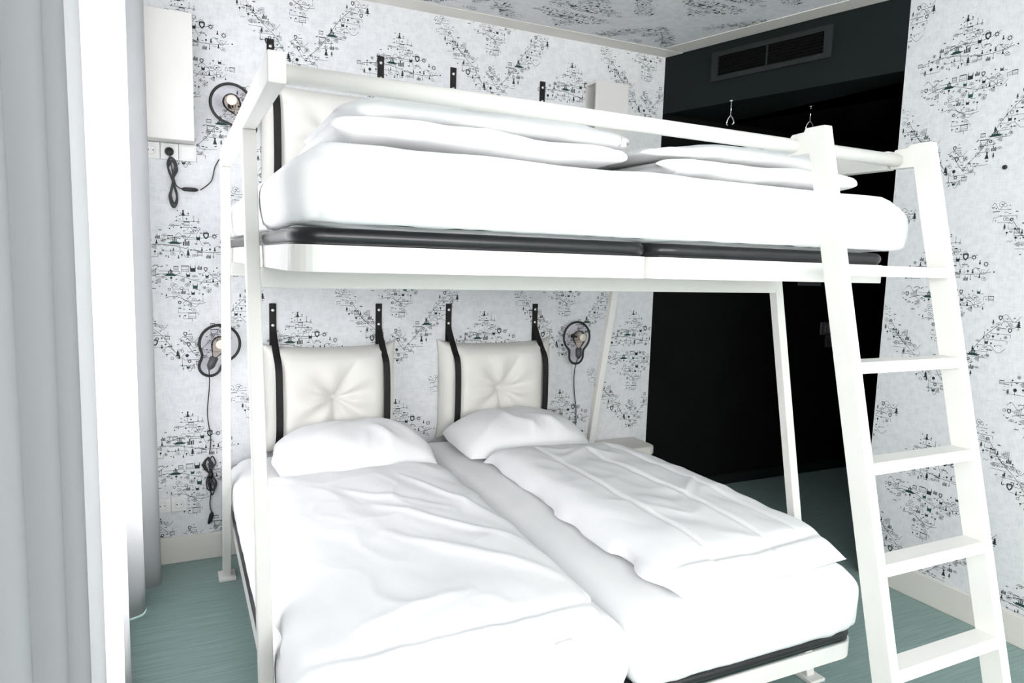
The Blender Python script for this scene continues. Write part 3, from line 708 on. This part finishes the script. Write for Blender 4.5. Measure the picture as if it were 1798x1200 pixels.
# ------------------------------------------------------------------ bulb-shaped wall lamps
def lamp(cx, cz, ang, label):
    L = thing('wall_lamp', label, 'lamp', (cx, D-.0006, cz), 'bulb-shaped wall lamps')
    R, r, d = .088, .047, .108
    # outline in local coords (neck downwards), smooth waist
    pts = []
    for k in range(29):
        a = math.radians(-38+k*(256/28)); pts.append((R*math.cos(a), R*math.sin(a)))
    pts.append((-.050, -.078))
    for k in range(13):
        a = math.radians(172+k*(196/12)); pts.append((r*math.cos(a), -d+r*math.sin(a)-.005))
    pts.append((.050, -.078))
    pts = smooth_path([(p[0], p[1], 0) for p in pts], 2, True)
    ca, sa = math.cos(ang), math.sin(ang); YP = D-.05
    def W(x, z, y=0): return Vector((cx+x*ca-z*sa, YP+y, cz+x*sa+z*ca))
    n = len(pts); V = [W(p.x, p.y, -.0015) for p in pts]+[W(p.x, p.y, .0015) for p in pts]
    F = [tuple(range(n)), tuple(range(2*n-1, n-1, -1))]+[(i, n+i, n+(i+1) % n, (i+1) % n) for i in range(n)]
    mesh('shade_plate', V, F, M_ACRYL, L)
    tube('rim', [W(p.x, p.y) for p in pts], .0065, M_RUBBER, L, 8, True)
    ax = (W(0, 1)-W(0, 0)).normalized()
    lathe('socket', [(.006, -.128), (.010, -.122), (.017, -.112), (.0185, -.105), (.0185, -.066), (.016, -.064)], W(0, 0, -.028), ax, M_SOCK, L, 16)
    bulb = lathe('bulb', [(.012, -.064), (.014, -.055), (.024, -.040), (.036, -.018), (.040, 0), (.036, .019), (.024, .033), (.010, .0395), (.001, .0402)], W(0, 0, -.028), ax, M_BULB, L, 20)
    f = tube('filament', [W(-.012+.006*k, (.012 if k % 2 else -.02), -.028) for k in range(5)], .0022, M_FILA, None, 6)
    f.parent = bulb; f.matrix_parent_inverse = (Matrix.Translation(L.location) @ bulb.matrix_parent_inverse).inverted()
    lathe('reflector_disc', [(.023, 0), (.023, .003), (.019, .004)], W(0, .004, -.07), (0, -1, 0), mat('warm_mirror', (.75, .68, .60), .45, .5), L, 20)
    lathe('wall_mount', [(.013, 0), (.013, .008), (.005, .012), (.005, .05)], (cx, D-.0006, cz), (0, -1, 0), M_RUBBER, L, 16)
    return L, W
LA, WA = lamp(.186, 1.058, -.40, 'bulb-shaped wall lamp with black rim by the lower bed, behind the post')
LB, WB = lamp(2.135, 1.052, .0, 'upright bulb-shaped wall lamp with black rim beside the lower right cushion')
LC, WC = lamp(.252, 2.160, .55, 'bulb-shaped wall lamp with black rim high beside the upper bunk')
yw = D-.008
a = WA(0, -.128, -.02)
tube('cord', smooth_path([a, (a.x+.002, yw-.03, .86), (.128, yw-.01, .72), (.140, yw-.006, .60), (.133, yw-.006, .52)], 8), .0028, M_CORD, LA, 6)
def bundle(x, z0, z1, parent, loops, amp, seed):
    rr = random.Random(seed)
    for k in range(loops):
        o = rr.uniform(-.5, .5)*amp; w_ = amp*rr.uniform(.7, 1.2); sg = rr.choice((-1, 1)); zt = z1-rr.uniform(0, .02); zb = z0+rr.uniform(0, .03)
        P = [(x, yw-.004, (zt+zb)/2), (x+o-w_*.6, yw-.005-.002*k, zt-.035), (x+o, yw-.005, zt), (x+o+w_*.6, yw-.006, zt-.035), (x, yw-.007-.001*k, (zt+zb)/2+.01), (x-o*.8-w_*.5*sg, yw-.005, zb+.04), (x-o*.8, yw-.005, zb), (x-o*.8+w_*.5*sg, yw-.006, zb+.04)]
        tube('cord_loop', smooth_path(P, 6, True), .0032, M_CORD, parent, 6, True)
bundle(.136, .315, .515, LA, 5, .030, 4)
tube('cord_tie', [(.136, yw-.012, .405), (.138, yw-.012, .43)], .011, M_RUBBER, LA, 8)
tube('cord', smooth_path([(.137, yw-.005, .33), (.131, yw-.005, .27), (.139, yw-.005, .225)], 6), .0028, M_CORD, LA, 6)
tube('plug', [(.140, yw-.006, .232), (.137, yw-.008, .218), (.128, yw-.008, .185), (.122, yw-.008, .175)], [.006, .011, .009, .004], M_RUBBER, LA, 10)
a = WB(0, -.128, -.02)
tube('cord', smooth_path([a, (a.x+.006, yw-.02, .84), (a.x+.02, yw-.004, .72), (a.x+.038, yw-.004, .60), (a.x+.04, yw-.004, .40)], 8), .0028, M_CORD, LB, 6)
a = WC(0, -.128, -.02)
def wp(px, py):   # photo pixel -> point on the end wall
    xr, yr = (px-899)/FPX, (py-600)/FPX; d = r2*xr-u2*yr+fwd; return Vector((0, 0, HC))+d*((D-.012)/d.y)
tube('cord', smooth_path([a, wp(400, 262), wp(379, 290), wp(371, 318), wp(352, 334)], 8), .0028, M_CORD, LC, 6)
sw0, sw1 = wp(348, 334), wp(319, 332)
tube('inline_switch', [sw0, sw0.lerp(sw1, .15), sw0.lerp(sw1, .5), sw0.lerp(sw1, .85), sw1], [.004, .0085, .0095, .0085, .004], M_RUBBER, LC, 10)
q = wp(303, 300)
tube('cord', smooth_path([sw1, wp(309, 325), wp(304, 308), wp(302, 296)], 6), .0028, M_CORD, LC, 6)
bundle(q.x, wp(303, 365).z, wp(303, 276).z, LC, 5, .030, 12)
pg = wp(297, 266)
lathe('plug', [(.019, .0), (.019, .012), (.016, .022), (.008, .03)], (pg.x, D-.012, pg.z), (0, -1, -.2), M_RUBBER, LC, 16)
tube('cord', smooth_path([(pg.x, D-.036, pg.z-.012), (pg.x+.003, D-.03, pg.z-.04), (q.x, D-.014, q.z)], 6), .0028, M_CORD, LC, 6)

# ------------------------------------------------------------------ sockets
def sockets(xs, z0, h, kinds, label):
    S = thing('wall_socket', label, 'socket', (xs[0]+h/2, D-.0006, z0), 'wall sockets')
    for x, k in zip(xs, kinds):
        fp = box('faceplate', x, x+h*.985, D-.010, D-.0006, z0, z0+h, M_PLASTIC, S, .003)
        if k == 'blank': box('blank_cover', x+.008, x+h-.009, D-.0125, D-.0095, z0+.008, z0+h-.008, M_PLASTIC, S, .002); continue
        c = (x+h*.49, D-.0098, z0+h*.5)
        inv = (Matrix.Translation(S.location) @ fp.matrix_parent_inverse).inverted()
        rg = tube('socket_well', [(c[0]+.019*math.cos(t_*math.pi/12), c[1]-.0006, c[2]+.019*math.sin(t_*math.pi/12)) for t_ in range(24)], .0016, M_BOX, None, 6, True)
        rg.parent = fp; rg.matrix_parent_inverse = inv
        for sg in (-1, 1):
            ho = lathe('pin_hole', [(.0028, 0), (.0028, .0008)], (c[0]+sg*.0095, c[1]-.0002, c[2]), (0, -1, 0), M_RUBBER, None, 8); ho.parent = fp; ho.matrix_parent_inverse = inv
    return S
sockets((-.118, -.0435, .031), 1.892, .074, ('socket', 'socket', 'blank'), 'triple white wall socket under the upper wall box, one with a black plug')
sockets((-.108, -.037), .252, .070, ('socket', 'socket'), 'double white wall socket low on the wall beside the curtain')

# ------------------------------------------------------------------ wall boxes and shelf
def wallbox(x0, x1, label, open_left):
    z0, z1, y0, y1 = 1.968, 2.508, D-.121, D-.0006; t = .014
    B = thing('wall_box', label, 'wall box', ((x0+x1)/2, D-.0006, z0), 'slim wall boxes')
    box('front_panel', x0, x1, y0, y0+t, z0, z1, M_BOX, B, .002)
    box('back_panel', x0, x1, y1-.006, y1, z0+t, z1-t, M_BOX, B)
    box('top_panel', x0, x1, y0+t, y1, z1-t, z1, M_BOX, B, .001); box('bottom_panel', x0, x1, y0+t, y1, z0, z0+t, M_BOX, B, .001)
    xx = x1-t if open_left else x0
    box('side_panel', xx, xx+t, y0+t, y1, z0+t, z1-t, M_BOX, B)
    return B
wallbox(-.108, .094, 'tall white wall box over the triple socket beside the curtain', False)
wallbox(2.156, 2.372, 'tall white wall box with an open side near the black passage', True)
pts = arc_pts(2.545, 3.40, .07, -90, 0)+[(2.615, D-.001), (2.20, D-.001), (2.20, 3.33)]
sh = prism('bedside_shelf', pts, 'z', .345, .40, M_CREAM, None, .012)
tag(sh, 'low cream bedside shelf with a rounded corner behind the ladder-side duvet', 'shelf')

# ------------------------------------------------------------------ curtain
ctl = [(-.27, 3.50), (-.12, 3.47), (-.088, 3.40), (-.088, 3.32), (-.20, 3.29), (-.235, 3.235), (-.155, 3.17), (-.143, 3.08), (-.22, 3.03), (-.262, 2.93), (-.215, 2.78), (-.165, 2.60), (-.165, 2.50), (-.235, 2.44),
       (-.265, 2.32), (-.20, 2.15), (-.15, 2.06), (-.152, 1.99), (-.235, 1.95), (-.268, 1.84), (-.20, 1.70), (-.158, 1.62), (-.16, 1.55), (-.225, 1.52), (-.235, 1.46), (-.165, 1.40), (-.165, 1.34), (-.25, 1.31), (-.27, 1.24), (-.18, 1.20),
       (-.162, 1.15), (-.22, 1.10), (-.275, 1.02), (-.21, .93), (-.165, .90), (-.172, .85), (-.26, .81), (-.28, .72), (-.19, .62), (-.17, .56), (-.25, .48), (-.28, .38), (-.19, .27), (-.18, .2), (-.27, .1)]
path = smooth_path([(x if x > -.2 else max(-.312, -.2+(x+.2)*1.55), y, 0) for x, y in ctl], 7)
rows = 26; V = []; F = []
for j in range(rows+1):
    z = .008+(2.705-.008)*j/rows; k = (j/rows)
    for i, p in enumerate(path):
        gather = 1-.12*k*k
        V.append((-.21+(p.x+.21)*gather+.006*math.sin(i*.21+k*3), p.y+.012*math.sin(k*2.6+i*.05), z))
n = len(path)
for j in range(rows):
    for i in range(n-1): F.append((j*n+i, j*n+i+1, (j+1)*n+i+1, (j+1)*n+i))
cu = thing('curtain', 'full-length white pleated curtain drawn along the window side', 'curtain', (-.21, 1.8, 0))
cl = mesh('curtain_cloth', V, F, M_CURT, cu, True)
md = cl.modifiers.new('thick', 'SOLIDIFY'); md.thickness = .0015
hv = []; hf = []
tube('curtain_rail', [(-.21, -.2, 2.722), (-.21, 3.55, 2.722)], .012, M_STEEL, cu, 8)
